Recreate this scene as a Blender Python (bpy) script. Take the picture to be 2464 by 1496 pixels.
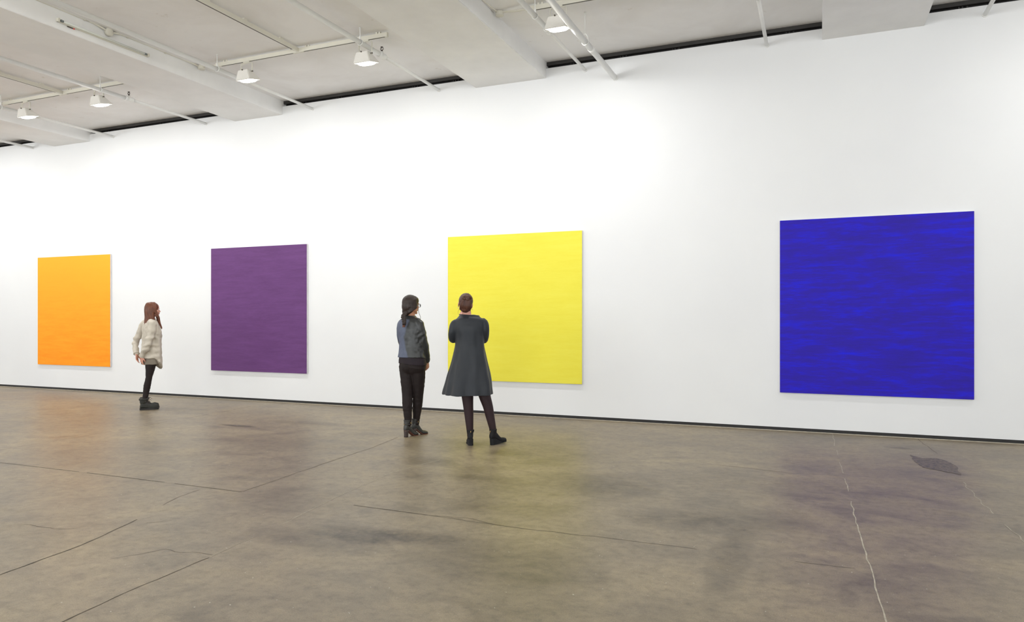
import bpy, bmesh, math, random
import numpy as np
from mathutils import Vector, Matrix, noise
random.seed(7)
PI = math.pi
for o in list(bpy.data.objects): bpy.data.objects.remove(o)
SC = bpy.context.scene
COL = SC.collection

# ------------------------------------------------------------------ camera
F, CX, CY, W, Hh = 1732.0, 1232.0, 767.0, 2464.0, 1496.0
A = math.atan2(733, 1732)          # view turned left of the wall normal
CAMH = 1.42
D = 6.869 * CAMH                   # distance from camera to the long wall
cam = bpy.data.cameras.new('camera'); camo = bpy.data.objects.new('camera', cam)
COL.objects.link(camo); SC.camera = camo
cam.sensor_width = 36.0; cam.lens = 36.0 * F / W
cam.shift_y = (CY - Hh / 2) / W
camo.location = (0, 0, CAMH); camo.rotation_euler = (PI / 2, 0, A)
cam.clip_start = 0.05; cam.clip_end = 200

# ------------------------------------------------------------------ world, exposure
w = bpy.data.worlds.new('world'); SC.world = w; w.use_nodes = True
w.node_tree.nodes['Background'].inputs[0].default_value = (0.8, 0.85, 1, 1)
w.node_tree.nodes['Background'].inputs[1].default_value = 0.3
SC.view_settings.view_transform = 'Standard'; SC.view_settings.look = 'None'
SC.view_settings.exposure = 0.0; SC.view_settings.gamma = 1.0
SC.view_settings.use_curve_mapping = False

LAMP_W = 34.0      # each wall washer
FILL_W = 120.0     # added fill lights under the ceiling, out of view
def area(name, loc, rot, sx, sy, watts, col, spread=PI):
    l = bpy.data.lights.new(name, 'AREA'); l.shape = 'RECTANGLE'; l.size = sx; l.size_y = sy
    l.energy = watts; l.color = col; l.spread = spread
    o = bpy.data.objects.new(name, l); COL.objects.link(o)
    o.location = loc; o.rotation_euler = rot
    return o
# general fill: rows of unseen soft lights added, facing the floor and the wall
for fx in (-19.0, -12.0, -5.0, 2.0):
    area('fill_light', (fx, 0.6, 4.86), (math.radians(28), 0, 0), 3.2, 1.2, FILL_W * .25, (.94, .975, 1.0))
for fx in (-16.0, -5.0, 4.0):
    area('fill_light', (fx, -5.5, 4.86), (math.radians(10), 0, 0), 4.0, 1.5, FILL_W * .30, (.94, .975, 1.0))

# broad fill added behind the camera to brighten wall and ceiling, no window modelled
for fx in (-20.0, -9.0, 2.0):
    area('broad_fill', (fx, -9.6, 2.6), (PI / 2 + .45, 0, 0), 8.5, 3.6, 690.0, (.915, .96, 1.0))
# unseen lights added above the view to brighten the ceiling
for fx in (-17.0, -11.0, -5.5, .5):
    area('ceiling_fill', (fx, 1.6, 4.15), (PI - math.radians(38), 0, 0), 3.4, .3, 64.0, (1.0, .985, .95))
area('broad_fill', (8.8, -1.0, 2.9), (PI / 2, 0, PI / 2), 8.0, 3.8, 260.0, (.94, .975, 1.0))  # side fill added at the right end to brighten the beam sides
area('broad_fill', (-26.8, -1.0, 2.9), (PI / 2, 0, -PI / 2), 8.0, 3.8, 200.0, (.94, .975, 1.0))  # another unseen fill, added at the left end

# ------------------------------------------------------------------ materials
def lin(c):
    return tuple(((v / 255) / 12.92 if v / 255 <= .04045 else ((v / 255 + .055) / 1.055) ** 2.4) for v in c) + (1,)
class NT:
    def __init__(s, name):
        s.m = bpy.data.materials.new(name); s.m.use_nodes = True
        s.t = s.m.node_tree; s.b = s.t.nodes['Principled BSDF']
    def n(s, typ, **kw):
        nd = s.t.nodes.new(typ)
        for k, v in kw.items(): setattr(nd, k, v)
        return nd
    def l(s, a, b): s.t.links.new(a, b)
    def coord(s, kind='Object'): return s.n('ShaderNodeTexCoord').outputs[kind]
    def mapping(s, vec, scale=(1, 1, 1), rot=(0, 0, 0), loc=(0, 0, 0)):
        m = s.n('ShaderNodeMapping'); m.inputs['Scale'].default_value = scale
        m.inputs['Rotation'].default_value = rot; m.inputs['Location'].default_value = loc
        s.l(vec, m.inputs[0]); return m.outputs[0]
    def noise(s, vec, scale, detail=4, rough=.55, dist=0):
        x = s.n('ShaderNodeTexNoise'); x.inputs['Scale'].default_value = scale
        x.inputs['Detail'].default_value = detail; x.inputs['Roughness'].default_value = rough
        x.inputs['Distortion'].default_value = dist
        s.l(vec, x.inputs['Vector']); return x.outputs['Fac']
    def ramp(s, fac, stops):
        r = s.n('ShaderNodeValToRGB'); e = r.color_ramp.elements
        while len(e) < len(stops): e.new(.5)
        for i, (p, c) in enumerate(stops): e[i].position = p; e[i].color = c if len(c) == 4 else tuple(c) + (1,)
        s.l(fac, r.inputs[0]); return r.outputs[0]
    def mix(s, fac, a, b, mode='MIX'):
        m = s.n('ShaderNodeMix', data_type='RGBA', blend_type=mode)
        for i, v in ((0, fac), (6, a), (7, b)):
            if hasattr(v, 'links'): s.l(v, m.inputs[i])
            else: m.inputs[i].default_value = v
        return m.outputs[2]
    def math(s, op, a, b=None, clamp=False):
        m = s.n('ShaderNodeMath', operation=op); m.use_clamp = clamp
        for i, v in ((0, a), (1, b)):
            if v is None: continue
            if hasattr(v, 'links'): s.l(v, m.inputs[i])
            else: m.inputs[i].default_value = v
        return m.outputs[0]
    def bump(s, h, strength=.2, dist=.01):
        b = s.n('ShaderNodeBump'); b.inputs['Strength'].default_value = strength
        b.inputs['Distance'].default_value = dist
        s.l(h, b.inputs['Height']); s.l(b.outputs[0], s.b.inputs['Normal'])
    def base(s, v):
        if hasattr(v, 'links'): s.l(v, s.b.inputs['Base Color'])
        else: s.b.inputs['Base Color'].default_value = v
    def p(s, **kw):
        for k, v in kw.items():
            i = s.b.inputs[k.replace('_', ' ')]
            if hasattr(v, 'links'): s.l(v, i)
            else: i.default_value = v

def simple(name, rgb, rough=.5, metal=0, var=.06, scale=6, spec=.5, bump=0, bscale=60):
    t = NT(name); c = lin(rgb)
    f = t.noise(t.coord(), scale, 3)
    d = tuple(v * (1 - var) for v in c[:3]) + (1,); u = tuple(min(1, v * (1 + var)) for v in c[:3]) + (1,)
    t.base(t.ramp(f, [(.3, d), (.7, u)])); t.p(Roughness=rough, Metallic=metal)
    t.b.inputs['Specular IOR Level'].default_value = spec
    if bump: t.bump(t.noise(t.coord(), bscale, 3), bump, .004)
    return t.m
def emissive(name, rgb, strength):
    t = NT(name); t.base(lin(rgb)); t.p(Emission_Color=lin(rgb), Emission_Strength=strength); return t.m

M = {}
# wall: painted plaster, very slight unevenness
t = NT('wall_paint'); f = t.noise(t.coord(), .7, 3)
t.base(t.ramp(f, [(.3, lin((230, 231, 232))), (.7, lin((234, 235, 235)))])); t.p(Roughness=.75)
t.bump(t.noise(t.coord(), 90, 3), .05, .002); M['wall'] = t.m
# ceiling: old patched plaster painted white
t = NT('ceiling_paint'); c = t.coord(); f = t.noise(c, 1.1, 5, .6, .4); g = t.noise(c, 5.5, 4, .7)
a = t.ramp(f, [(.35, lin((236, 234, 232))), (.6, lin((244, 243, 242)))])
b = t.ramp(g, [(.27, lin((222, 216, 206))), (.33, (1, 1, 1, 1))])
t.base(t.mix(.5, a, b, 'MULTIPLY')); t.p(Roughness=.8); t.bump(t.noise(c, 9, 5), .12, .01); M['ceiling'] = t.m
t = NT('beam_paint'); f = t.noise(t.coord(), 1.7, 4, .6)
t.base(t.ramp(f, [(.35, lin((238, 238, 237))), (.65, lin((245, 245, 244)))])); t.p(Roughness=.75)
t.bump(t.noise(t.coord(), 14, 4), .06, .006); M['beam'] = t.m
M['pipe'] = simple('pipe_paint', (238, 238, 235), .38, var=.03, scale=3)
M['track'] = simple('track_enamel', (222, 219, 206), .4, var=.02)
M['housing'] = simple('lamp_housing_enamel', (222, 219, 212), .45, var=.03)
M['slot'] = simple('track_slot', (40, 32, 26), .5)
M['black'] = simple('reveal_black', (26, 24, 23), .55, var=.3, scale=9)
M['dkgrey'] = simple('reveal_grey', (47, 45, 43), .5, var=.15, scale=5)
M['darkmetal'] = simple('sprinkler_bronze', (44, 28, 22), .35, .6)
M['screw'] = simple('fixture_screw', (90, 84, 74), .4, .6)
M['clear'] = simple('strip_tube', (226, 229, 221), .15, var=.01)
M['socket'] = simple('socket_grey', (120, 128, 128), .3)
M['red'] = simple('red_indicator', (222, 80, 70), .4)
M['glow'] = emissive('lamp_lens', (255, 251, 242), 14.0)

# ------- floor: worn sealed concrete
t = NT('sealed_concrete'); c = t.coord()
big = t.noise(c, .55, 5, .6, .6); mid = t.noise(t.mapping(c, (1, 1.35, 1), (0, 0, .5)), 1.9, 6, .62, .8)
fin = t.noise(c, 16, 6, .7); gran = t.noise(c, 150, 2, .6)
col = t.ramp(big, [(.30, lin((129, 118, 101))), (.5, lin((141, 129, 109))), (.70, lin((152, 139, 115)))])
col = t.mix(.85, col, t.ramp(mid, [(.30, (.60, .58, .55, 1)), (.47, (.93, .92, .91, 1)), (.62, (1.09, 1.08, 1.05, 1))]), 'MULTIPLY')
col = t.mix(.9, col, t.ramp(fin, [(.32, (.74, .74, .75, 1)), (.5, (1, 1, 1, 1)), (.7, (1.14, 1.13, 1.10, 1))]), 'MULTIPLY')
m5 = t.noise(t.mapping(c, (1, 1.2, 1), (0, 0, -.3), (3, 1, 0)), 5.2, 6, .68, .5)
col = t.mix(.55, col, t.ramp(m5, [(.33, (.74, .735, .73, 1)), (.50, (1, 1, 1, 1)), (.66, (1.16, 1.14, 1.09, 1))]), 'MULTIPLY')
spk = t.noise(t.mapping(c, (1, 1, 1), (0, 0, 0), (7, 7, 0)), 42, 2, .5)
col = t.mix(.55, col, t.ramp(gran, [(.36, (.72, .72, .72, 1)), (.5, (1, 1, 1, 1)), (.66, (1.22, 1.2, 1.14, 1))]), 'MULTIPLY')
# cloudy dark stains where the photograph has them: x, y, radius x, radius y, strength
STAINS = [(-2.76, 3.99, .34, .13, .34), (-2.41, 4.08, .25, .10, .30), (-2.95, 3.75, .45, .16, .22), (-2.63, 5.77, .30, .16, .20),
          (-1.70, 6.03, .5, .35, .24), (-1.5, 5.7, .35, .3, .18), (-.47, 4.5, .10, .55, .22), (-.88, 5.15, .35, .22, .26),
          (-1.73, 3.89, .55, .30, .22), (-3.53, 6.29, .28, .16, .24), (-.37, 5.37, .32, .25, .20), (-3.82, 4.55, .5, .3, .14),
          (-6.3, 7.95, .5, .14, .22), (-7.1, 7.39, .28, .06, .5), (.85, 8.95, .11, .07, .35), (-.4, 6.5, .6, .4, .12),
          (-5.6, 6.6, .9, .4, .12), (-1.0, 3.4, .7, .3, .15), (-2.35, 4.95, .5, .2, .14), (-4.9, 3.2, .8, .35, .12), (-.2, 3.2, .4, .2, .14)]
wob = t.noise(c, 3.2, 4, .65)
tot = None
sep = t.n('ShaderNodeSeparateXYZ'); t.l(c, sep.inputs[0])
for (sx, sy, rx, ry, st) in STAINS:
    if st >= .2: st *= 1.45
    dx = t.math('DIVIDE', t.math('SUBTRACT', sep.outputs[0], sx), rx); dy = t.math('DIVIDE', t.math('SUBTRACT', sep.outputs[1], sy), ry)
    r2 = t.math('ADD', t.math('MULTIPLY', dx, dx), t.math('MULTIPLY', dy, dy))
    v = t.math('MULTIPLY', t.math('SUBTRACT', 1.0, t.math('MULTIPLY', r2, t.math('ADD', wob, .0)), clamp=True), st)
    tot = v if tot is None else t.math('ADD', tot, v)
col = t.mix(t.ramp(spk, [(.74, (0, 0, 0, 1)), (.77, (1, 1, 1, 1))]), col, lin((205, 198, 184)))
tot = t.math('MULTIPLY', tot, t.ramp(t.noise(c, 7, 5, .7), [(.3, (.6, .6, .6, 1)), (.7, (2.0, 2.0, 2.0, 1))]))
col = t.mix(tot, col, lin((66, 57, 45)))
t.base(col)
ro = t.n('ShaderNodeMapRange'); ro.inputs[1].default_value = .3; ro.inputs[2].default_value = .7
ro.inputs[3].default_value = .37; ro.inputs[4].default_value = .46; t.l(mid, ro.inputs[0])
t.p(Roughness=ro.outputs[0]); t.b.inputs['Specular IOR Level'].default_value = .33
t.bump(t.math('ADD', t.math('MULTIPLY', fin, .5), t.math('MULTIPLY', gran, .12)), .10, .01); M['floor'] = t.m
M['joint_dark'] = simple('joint_dirt', (84, 76, 66), .8, var=.35, scale=14)
M['joint_light'] = simple('joint_filler', (178, 170, 154), .8, var=.2, scale=20)
t = NT('bitumen_patch'); f = t.noise(t.coord(), 26, 4, .7)
t.base(t.ramp(f, [(.42, lin((84, 77, 74))), (.60, lin((124, 112, 98)))])); t.p(Roughness=.6); M['patch'] = t.m

def canvas_mat(name, dark, midc, light, top=None, zr=None, contrast=(.38, .5, .64), fine=.3):
    t = NT(name); c = t.coord()
    a = t.noise(t.mapping(c, (1.1, 1, 9)), 1.6, 7, .62, .35)
    b = t.noise(t.mapping(c, (5, 1, 30)), 2.0, 4, .6, .2)
    f = t.math('ADD', t.math('MULTIPLY', a, 1 - fine), t.math('MULTIPLY', b, fine))
    col = t.ramp(f, [(contrast[0], lin(dark)), (contrast[1], lin(midc)), (contrast[2], lin(light))])
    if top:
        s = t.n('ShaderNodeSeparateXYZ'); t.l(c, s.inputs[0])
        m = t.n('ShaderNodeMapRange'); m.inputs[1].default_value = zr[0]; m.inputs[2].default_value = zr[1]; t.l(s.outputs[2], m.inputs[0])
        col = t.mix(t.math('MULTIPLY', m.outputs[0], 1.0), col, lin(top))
    t.base(col); t.p(Roughness=.62); t.b.inputs['Specular IOR Level'].default_value = .25
    t.bump(t.noise(t.mapping(c, (30, 1, 160)), 3, 2), .12, .002)
    return t.m
M['orange'] = canvas_mat('orange_paint', (255, 148, 22), (255, 156, 28), (255, 164, 36), (255, 178, 44), (-.9, 1.1))  # paler upwards: partly its own gradient, partly lighting put into the colour
M['purple'] = canvas_mat('purple_paint', (97, 58, 110), (102, 62, 116), (108, 67, 123))
M['yellow'] = canvas_mat('yellow_paint', (235, 224, 72), (237, 227, 76), (239, 230, 82))
M['blue'] = canvas_mat('blue_paint', (42, 26, 150), (42, 24, 174), (24, 26, 222), contrast=(.34, .49, .68))
M['canvas'] = simple('canvas_edge', (226, 224, 226), .7)

# people
def fabric(name, rgb, rough=.8, var=.1, sheen=0, bscale=220, bump=.15, spec=.3, fold=True):
    t = NT(name); c = t.coord(); col = lin(rgb)
    f = t.noise(c, 9, 4)
    t.base(t.ramp(f, [(.3, tuple(v * (1 - var) for v in col[:3]) + (1,)), (.7, tuple(min(1, v * (1 + var)) for v in col[:3]) + (1,))]))
    t.p(Roughness=rough); t.b.inputs['Specular IOR Level'].default_value = spec
    if sheen: t.b.inputs['Sheen Weight'].default_value = sheen
    t.bump(t.noise(c, bscale, 2), bump, .003); return t.m
def skinm(name, rgb):
    t = NT(name); c = t.coord(); f = t.noise(c, 30, 3); col = lin(rgb)
    t.base(t.ramp(f, [(.3, tuple(v * .92 for v in col[:3]) + (1,)), (.7, tuple(v * 1.05 for v in col[:3]) + (1,))]))
    t.p(Roughness=.5); t.b.inputs['Subsurface Weight'].default_value = .15
    t.b.inputs['Subsurface Radius'].default_value = (.02, .008, .005); t.b.inputs['Subsurface Scale'].default_value = .3
    return t.m
def hairm(name, dark, light):
    t = NT(name); c = t.coord(); f = t.noise(t.mapping(c, (70, 70, 5)), 2.2, 3, .6)
    t.base(t.ramp(f, [(.3, lin(dark)), (.7, lin(light))])); t.p(Roughness=.42)
    t.b.inputs['Specular IOR Level'].default_value = .4
    t.bump(t.noise(t.mapping(c, (120, 120, 8)), 3, 2), .4, .004); return t.m
M['skin'] = skinm('skin', (214, 158, 138)); M['skin_warm'] = skinm('skin_warm', (196, 140, 108)); M['lips'] = skinm('lips', (190, 116, 106))
M['eye'] = simple('eye_white', (225, 222, 218), .2); M['iris'] = simple('iris_dark', (40, 30, 24), .2)
M['hair_red'] = hairm('auburn_hair', (70, 38, 26), (132, 78, 52))
M['hair_dark'] = hairm('dark_brown_hair', (30, 22, 19), (58, 43, 35))
M['hair_bun'] = hairm('brown_hair', (58, 34, 26), (98, 62, 48))
M['shirt'] = fabric('cream_shirt', (200, 192, 178), .75, .05)
M['undershirt'] = fabric('grey_undershirt', (128, 120, 108), .8, .06)
M['leggings'] = fabric('black_leggings', (34, 26, 25), .7, .15)
M['tights'] = fabric('dark_tights', (48, 33, 36), .6, .12)
M['leather'] = fabric('black_leather', (54, 56, 58), .36, .15, bscale=90, bump=.2, spec=.5)
# leather jacket, blue-grey over the left of the back
t = NT('jacket_leather'); c = t.coord(); sp = t.n('ShaderNodeSeparateXYZ'); t.l(c, sp.inputs[0]); fz = t.noise(c, 9, 4)
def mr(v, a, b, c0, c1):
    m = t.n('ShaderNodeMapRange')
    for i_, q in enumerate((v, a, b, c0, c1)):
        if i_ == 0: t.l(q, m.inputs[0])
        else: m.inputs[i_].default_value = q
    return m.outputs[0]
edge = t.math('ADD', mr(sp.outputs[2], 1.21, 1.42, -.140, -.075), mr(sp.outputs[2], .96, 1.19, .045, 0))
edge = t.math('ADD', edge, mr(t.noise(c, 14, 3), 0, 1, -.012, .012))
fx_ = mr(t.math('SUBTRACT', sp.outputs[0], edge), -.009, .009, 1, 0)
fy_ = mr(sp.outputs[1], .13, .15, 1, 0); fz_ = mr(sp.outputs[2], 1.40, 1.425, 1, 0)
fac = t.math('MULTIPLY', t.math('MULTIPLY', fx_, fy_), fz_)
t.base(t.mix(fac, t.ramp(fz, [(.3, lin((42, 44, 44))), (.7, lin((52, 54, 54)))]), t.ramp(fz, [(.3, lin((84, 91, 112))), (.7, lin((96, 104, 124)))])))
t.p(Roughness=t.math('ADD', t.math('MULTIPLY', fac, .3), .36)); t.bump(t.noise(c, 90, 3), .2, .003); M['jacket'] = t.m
M['dress'] = fabric('charcoal_dress', (38, 42, 48), .5, .08, sheen=.10, spec=.35)
M['boot_black'] = fabric('black_suede', (30, 30, 32), .7, .15)
M['boot_grey'] = fabric('charcoal_leather_boot', (58, 58, 56), .42, .1, spec=.5)
M['boot_green'] = fabric('dark_work_boot', (54, 54, 50), .65, .1)
M['sole_tan'] = simple('tan_sole', (112, 66, 50), .6); M['heel_dark'] = simple('stacked_heel', (62, 50, 48), .5)
M['rubber'] = simple('rubber_sole', (44, 42, 40), .7); M['lace'] = simple('lace', (70, 56, 46), .7)
M['gold'] = simple('gold_metal', (214, 180, 120), .25, .9); M['frame'] = simple('glasses_frame', (40, 38, 40), .3)
M['pearl'] = simple('pearl', (235, 232, 228), .2)
t = NT('glasses_lens'); t.base((1, 1, 1, 1)); t.p(Roughness=.02, Transmission_Weight=1.0, IOR=1.05); M['lens'] = t.m

# ------------------------------------------------------------------ helpers
def link(name, me, mat=None, parent=None, smooth=False, **props):
    o = bpy.data.objects.new(name, me); COL.objects.link(o)
    if mat is not None: me.materials.append(mat)
    if parent is not None: o.parent = parent
    if smooth and me is not None:
        me.polygons.foreach_set('use_smooth', [True] * len(me.polygons))
    for k, v in props.items(): o[k] = v
    return o
def obj(name, bm, mat=None, parent=None, smooth=False, loc=None, **props):
    me = bpy.data.meshes.new(name); bmesh.ops.recalc_face_normals(bm, faces=bm.faces[:]); bm.to_mesh(me); bm.free()
    o = link(name, me, mat, parent, smooth, **props)
    if loc: o.location = loc
    return o
def empty(name, loc=(0, 0, 0), rz=0, **props):
    o = bpy.data.objects.new(name, None); COL.objects.link(o); o.location = loc; o.rotation_euler = (0, 0, rz)
    o.empty_display_size = .1
    for k, v in props.items(): o[k] = v
    return o
def box(bm, x0, x1, y0, y1, z0, z1, bev=0):
    r = bmesh.ops.create_cube(bm, size=1)
    vs = r['verts']
    for v in vs:
        v.co = Vector(((x0 + x1) / 2 + v.co.x * (x1 - x0), (y0 + y1) / 2 + v.co.y * (y1 - y0), (z0 + z1) / 2 + v.co.z * (z1 - z0)))
    if bev:
        es = list({e for v in vs for e in v.link_edges})
        bmesh.ops.bevel(bm, geom=es, offset=bev, segments=2, affect='EDGES')
    return bm
def boxo(name, b, mat, parent=None, bev=0, **props):
    return obj(name, box(bmesh.new(), *b, bev=bev), mat, parent, **props)
def crom(pts, n):
    """Catmull-Rom through rows of numbers, n steps per span"""
    P = np.array(pts, float); out = []
    Q = np.vstack([2 * P[0] - P[1], P, 2 * P[-1] - P[-2]])
    for i in range(1, len(Q) - 2):
        for k in range(n):
            u = k / n; p0, p1, p2, p3 = Q[i - 1:i + 3]
            out.append(.5 * ((2 * p1) + (-p0 + p2) * u + (2 * p0 - 5 * p1 + 4 * p2 - p3) * u * u + (-p0 + 3 * p1 - 3 * p2 + p3) * u ** 3))
    out.append(P[-1]); return np.array(out)
def add_rings(bm, rings, cap=True):
    vr = [[bm.verts.new(p) for p in r] for r in rings]; n = len(vr[0])
    for a, b in zip(vr, vr[1:]):
        for i in range(n): bm.faces.new((a[i], a[(i + 1) % n], b[(i + 1) % n], b[i]))
    if cap:
        bm.faces.new(vr[0][::-1]); bm.faces.new(vr[-1])
    return vr
def tube(bm, pts, n=3, seg=12, flat=1.0, up=(0, 0, 1), ends=True):
    """pts rows (x,y,z,r) or (x,y,z,ra,rb); ra along the side axis, rb along the other"""
    P = crom(pts, n) if len(pts) > 1 and n > 1 else np.array(pts, float)
    rings = []; side = None
    for i, p in enumerate(P):
        d = Vector(P[min(i + 1, len(P) - 1)][:3]) - Vector(P[max(i - 1, 0)][:3])
        if d.length < 1e-9: d = Vector((0, 0, 1))
        d.normalize()
        if side is None:
            u = Vector(up)
            if abs(d.dot(u)) > .95: u = Vector((1, 0, 0)) if abs(d.x) < .9 else Vector((0, 1, 0))
            side = d.cross(u).normalized()
        side = (side - d * side.dot(d)).normalized(); oth = d.cross(side).normalized()
        ra = max(p[3], 1e-4); rb = max(p[4], 1e-4) if len(p) > 4 else ra * flat
        c = Vector(p[:3])
        rings.append([c + side * (ra * math.cos(2 * PI * k / seg)) + oth * (rb * math.sin(2 * PI * k / seg)) for k in range(seg)])
    if ends:   # rounded ends
        def scaled(r, c, s, off): return [c + (v - c) * s + off for v in r]
        c0 = Vector(P[0][:3]); d0 = (Vector(P[0][:3]) - Vector(P[1][:3])).normalized(); r0 = min(P[0][3], P[0][4] if len(P[0]) > 4 else P[0][3])
        c1 = Vector(P[-1][:3]); d1 = (Vector(P[-1][:3]) - Vector(P[-2][:3])).normalized(); r1 = min(P[-1][3], P[-1][4] if len(P[-1]) > 4 else P[-1][3])
        rings = [scaled(rings[0], c0, .35, d0 * r0 * .9), scaled(rings[0], c0, .75, d0 * r0 * .6)] + rings + \
                [scaled(rings[-1], c1, .75, d1 * r1 * .6), scaled(rings[-1], c1, .35, d1 * r1 * .9)]
    add_rings(bm, rings)
def cyl(bm, p0, p1, r, seg=16, r1=None):
    r1 = r if r1 is None else r1
    tube(bm, [(*p0, r), (*p1, r1)], n=1, seg=seg, ends=False)
def ell(bm, c, r, rot=None, seg=16, rings=10):
    res = bmesh.ops.create_uvsphere(bm, u_segments=seg, v_segments=rings, radius=1)
    m = Matrix.Translation(Vector(c)) @ (rot.to_4x4() if rot else Matrix.Identity(4)) @ Matrix.Diagonal((*r, 1))
    bmesh.ops.transform(bm, matrix=m, verts=res['verts'])
def hloft(bm, rows, yaw=0, n=4, seg=40, mod=None, expo=2.0):
    """horizontal rings; rows (z, cx, cy, depth half, width half); depth runs along yaw"""
    P = crom(rows, n); cf = Vector((math.cos(yaw), math.sin(yaw), 0)); cl = Vector((-math.sin(yaw), math.cos(yaw), 0)); rings = []
    for p in P:
        ring = []
        for k in range(seg):
            a = 2 * PI * k / seg; ca, sa = math.cos(a), math.sin(a)
            if expo != 2.0:
                ca = math.copysign(abs(ca) ** (2 / expo), ca); sa = math.copysign(abs(sa) ** (2 / expo), sa)
            s, dz = mod(a, p[0]) if mod else (1, 0)
            ring.append(Vector((p[1], p[2], p[0] + dz)) + cf * (p[3] * ca * s) + cl * (p[4] * sa * s))
        rings.append(ring)
    add_rings(bm, rings)
def fuse(name, bm, voxel, mat, parent, smooth=3, disp=None, mats=None, matfn=None, **props):
    """one continuous surface out of overlapping closed pieces"""
    me = bpy.data.meshes.new(name); bmesh.ops.recalc_face_normals(bm, faces=bm.faces[:]); bm.to_mesh(me); bm.free()
    o = bpy.data.objects.new(name, me); COL.objects.link(o)
    r = o.modifiers.new('r', 'REMESH'); r.mode = 'VOXEL'; r.voxel_size = voxel; r.use_smooth_shade = True
    if smooth:
        s = o.modifiers.new('s', 'SMOOTH'); s.factor = .5; s.iterations = smooth
    dg = bpy.context.evaluated_depsgraph_get(); dg.update()
    ev = o.evaluated_get(dg); nm = bpy.data.meshes.new_from_object(ev); nm.name = name
    o.modifiers.clear(); o.data = nm; bpy.data.meshes.remove(me); me = nm
    if disp:
        n = len(me.vertices); co = np.empty(n * 3, np.float32); no = np.empty(n * 3, np.float32)
        me.vertices.foreach_get('co', co); me.vertex_normals.foreach_get('vector', no)
        co = co.reshape(-1, 3); no = no.reshape(-1, 3)
        am = np.array([disp(Vector(c)) for c in co.tolist()], np.float32)
        me.vertices.foreach_set('co', (co + no * am[:, None]).ravel()); me.update()
    me.polygons.foreach_set('use_smooth', [True] * len(me.polygons))
    me.materials.clear(); me.materials.append(mat)
    if mats:
        for m in mats: me.materials.append(m)
        for p in me.polygons: p.material_index = matfn(p.center, p.normal)
    o.parent = parent
    for k, v in props.items(): o[k] = v
    return o
def lathe(bm, prof, c, axis='z', seg=20):
    rings = []
    for r, h in prof:
        ring = []
        for k in range(seg):
            a = 2 * PI * k / seg; x, y = max(r, 1e-4) * math.cos(a), max(r, 1e-4) * math.sin(a)
            v = {'z': (x, y, h), 'y': (x, h, y), 'x': (h, x, y)}[axis]
            ring.append(Vector(c) + Vector(v))
        rings.append(ring)
    add_rings(bm, rings)

# ------------------------------------------------------------------ room shell
X0, X1, Y0 = -27.0, 9.0, -10.0
ZW, ZC, ZB = 5.03, 5.125, 4.89
boxo('floor', (X0, X1, Y0, D + .4, -.12, 0), M['floor'], kind='structure')
floor = bpy.data.objects['floor']
boxo('ceiling', (X0, X1, Y0, D + .4, ZC, ZC + .15), M['ceiling'], kind='structure')
boxo('wall_front', (X0, X1, D, D + .16, .046, ZW), M['wall'], kind='structure')
boxo('wall_back', (X0, X1, Y0 - .15, Y0, 0, ZC), M['wall'], kind='structure')
boxo('wall_left', (X0 - .15, X0, Y0, D + .4, 0, ZC), M['wall'], kind='structure')
boxo('wall_right', (X1, X1 + .15, Y0, D + .4, 0, ZC), M['wall'], kind='structure')
bb = boxo('baseboard_front', (X0, X1, D + .004, D + .16, 0, .046), M['black'], kind='structure')
bm = bmesh.new(); box(bm, X0, X1, D - .006, D + .002, 0, .008); obj('floor_strip', bm, M['joint_light'], bb)
# beams, running from the long wall over the camera
BEAMS = [(-23.65, -22.6), (-18.9, -17.85), (-14.142, -13.103), (-9.419, -8.365), (-4.718, -3.594), (.062, 1.178), (4.75, 5.87)]
for i, (a, b) in enumerate(BEAMS):
    bm = box(bmesh.new(), a, b, Y0, D + .17, ZB, ZC + .01, bev=.006)
    obj('beam', bm, M['beam'], kind='structure', label='white plaster ceiling beam running out from the long wall')
# black reveal over the wall, one length per bay
def reveal(x0, x1):
    r = boxo('trim_%d' % (len([o for o in bpy.data.objects if o.name.startswith('trim_')]) + 1), (x0 - .02, x1 + .02, D + .09, D + .16, ZW - .02, ZC + .01), M['black'], kind='structure')
    bm = box(bmesh.new(), x0, x1, D + .022, D + .062, ZC - .050, ZC + .004, bev=.003); obj('channel', bm, M['dkgrey'], r)
    x = x0 + .35
    while x < x1 - .1:
        for dx in (0, .035, .085):
            box_ = box(bmesh.new(), x + dx, x + dx + .016, D + .06, D + .092, ZW - .01, ZC - .045); obj('bracket', box_, M['dkgrey'], r)
        x += .72
for (a, b), (c_, d_) in zip(BEAMS, BEAMS[1:]): reveal(b, c_)

# floor joints, cracks, patch : thin fillings flush with the slab
def crack(pts, width, mat, jit=.012, name='joint', step=.05, dash=0):
    pts = [Vector((p[0], p[1], 0)) for p in pts]; P = []
    for a, b in zip(pts, pts[1:]):
        n = max(2, int((b - a).length / step))
        for k in range(n): P.append(a.lerp(b, k / n))
    P.append(pts[-1]); bm = bmesh.new(); prev = None; sd = random.random() * 100
    for i, p in enumerate(P):
        d = (P[min(i + 1, len(P) - 1)] - P[max(i - 1, 0)]).normalized(); s = Vector((-d.y, d.x, 0))
        q = p + s * (noise.noise(Vector((i * .35, sd, 0))) * jit)
        wd = width * (.55 + .9 * abs(noise.noise(Vector((i * .6, sd + 9, 0)))))
        if dash and noise.noise(Vector((i * .13, sd + 30, 0))) < dash - .25: prev = None; continue
        a, b = bm.verts.new(q + s * wd / 2 + Vector((0, 0, .0012))), bm.verts.new(q - s * wd / 2 + Vector((0, 0, .0012)))
        if prev: bm.faces.new((prev[0], prev[1], b, a))
        prev = (a, b)
    for v in [v for v in bm.verts if not v.link_faces]: bm.verts.remove(v)
    return obj(name, bm, mat, floor)
DK, LT = M['joint_dark'], M['joint_light']
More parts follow.
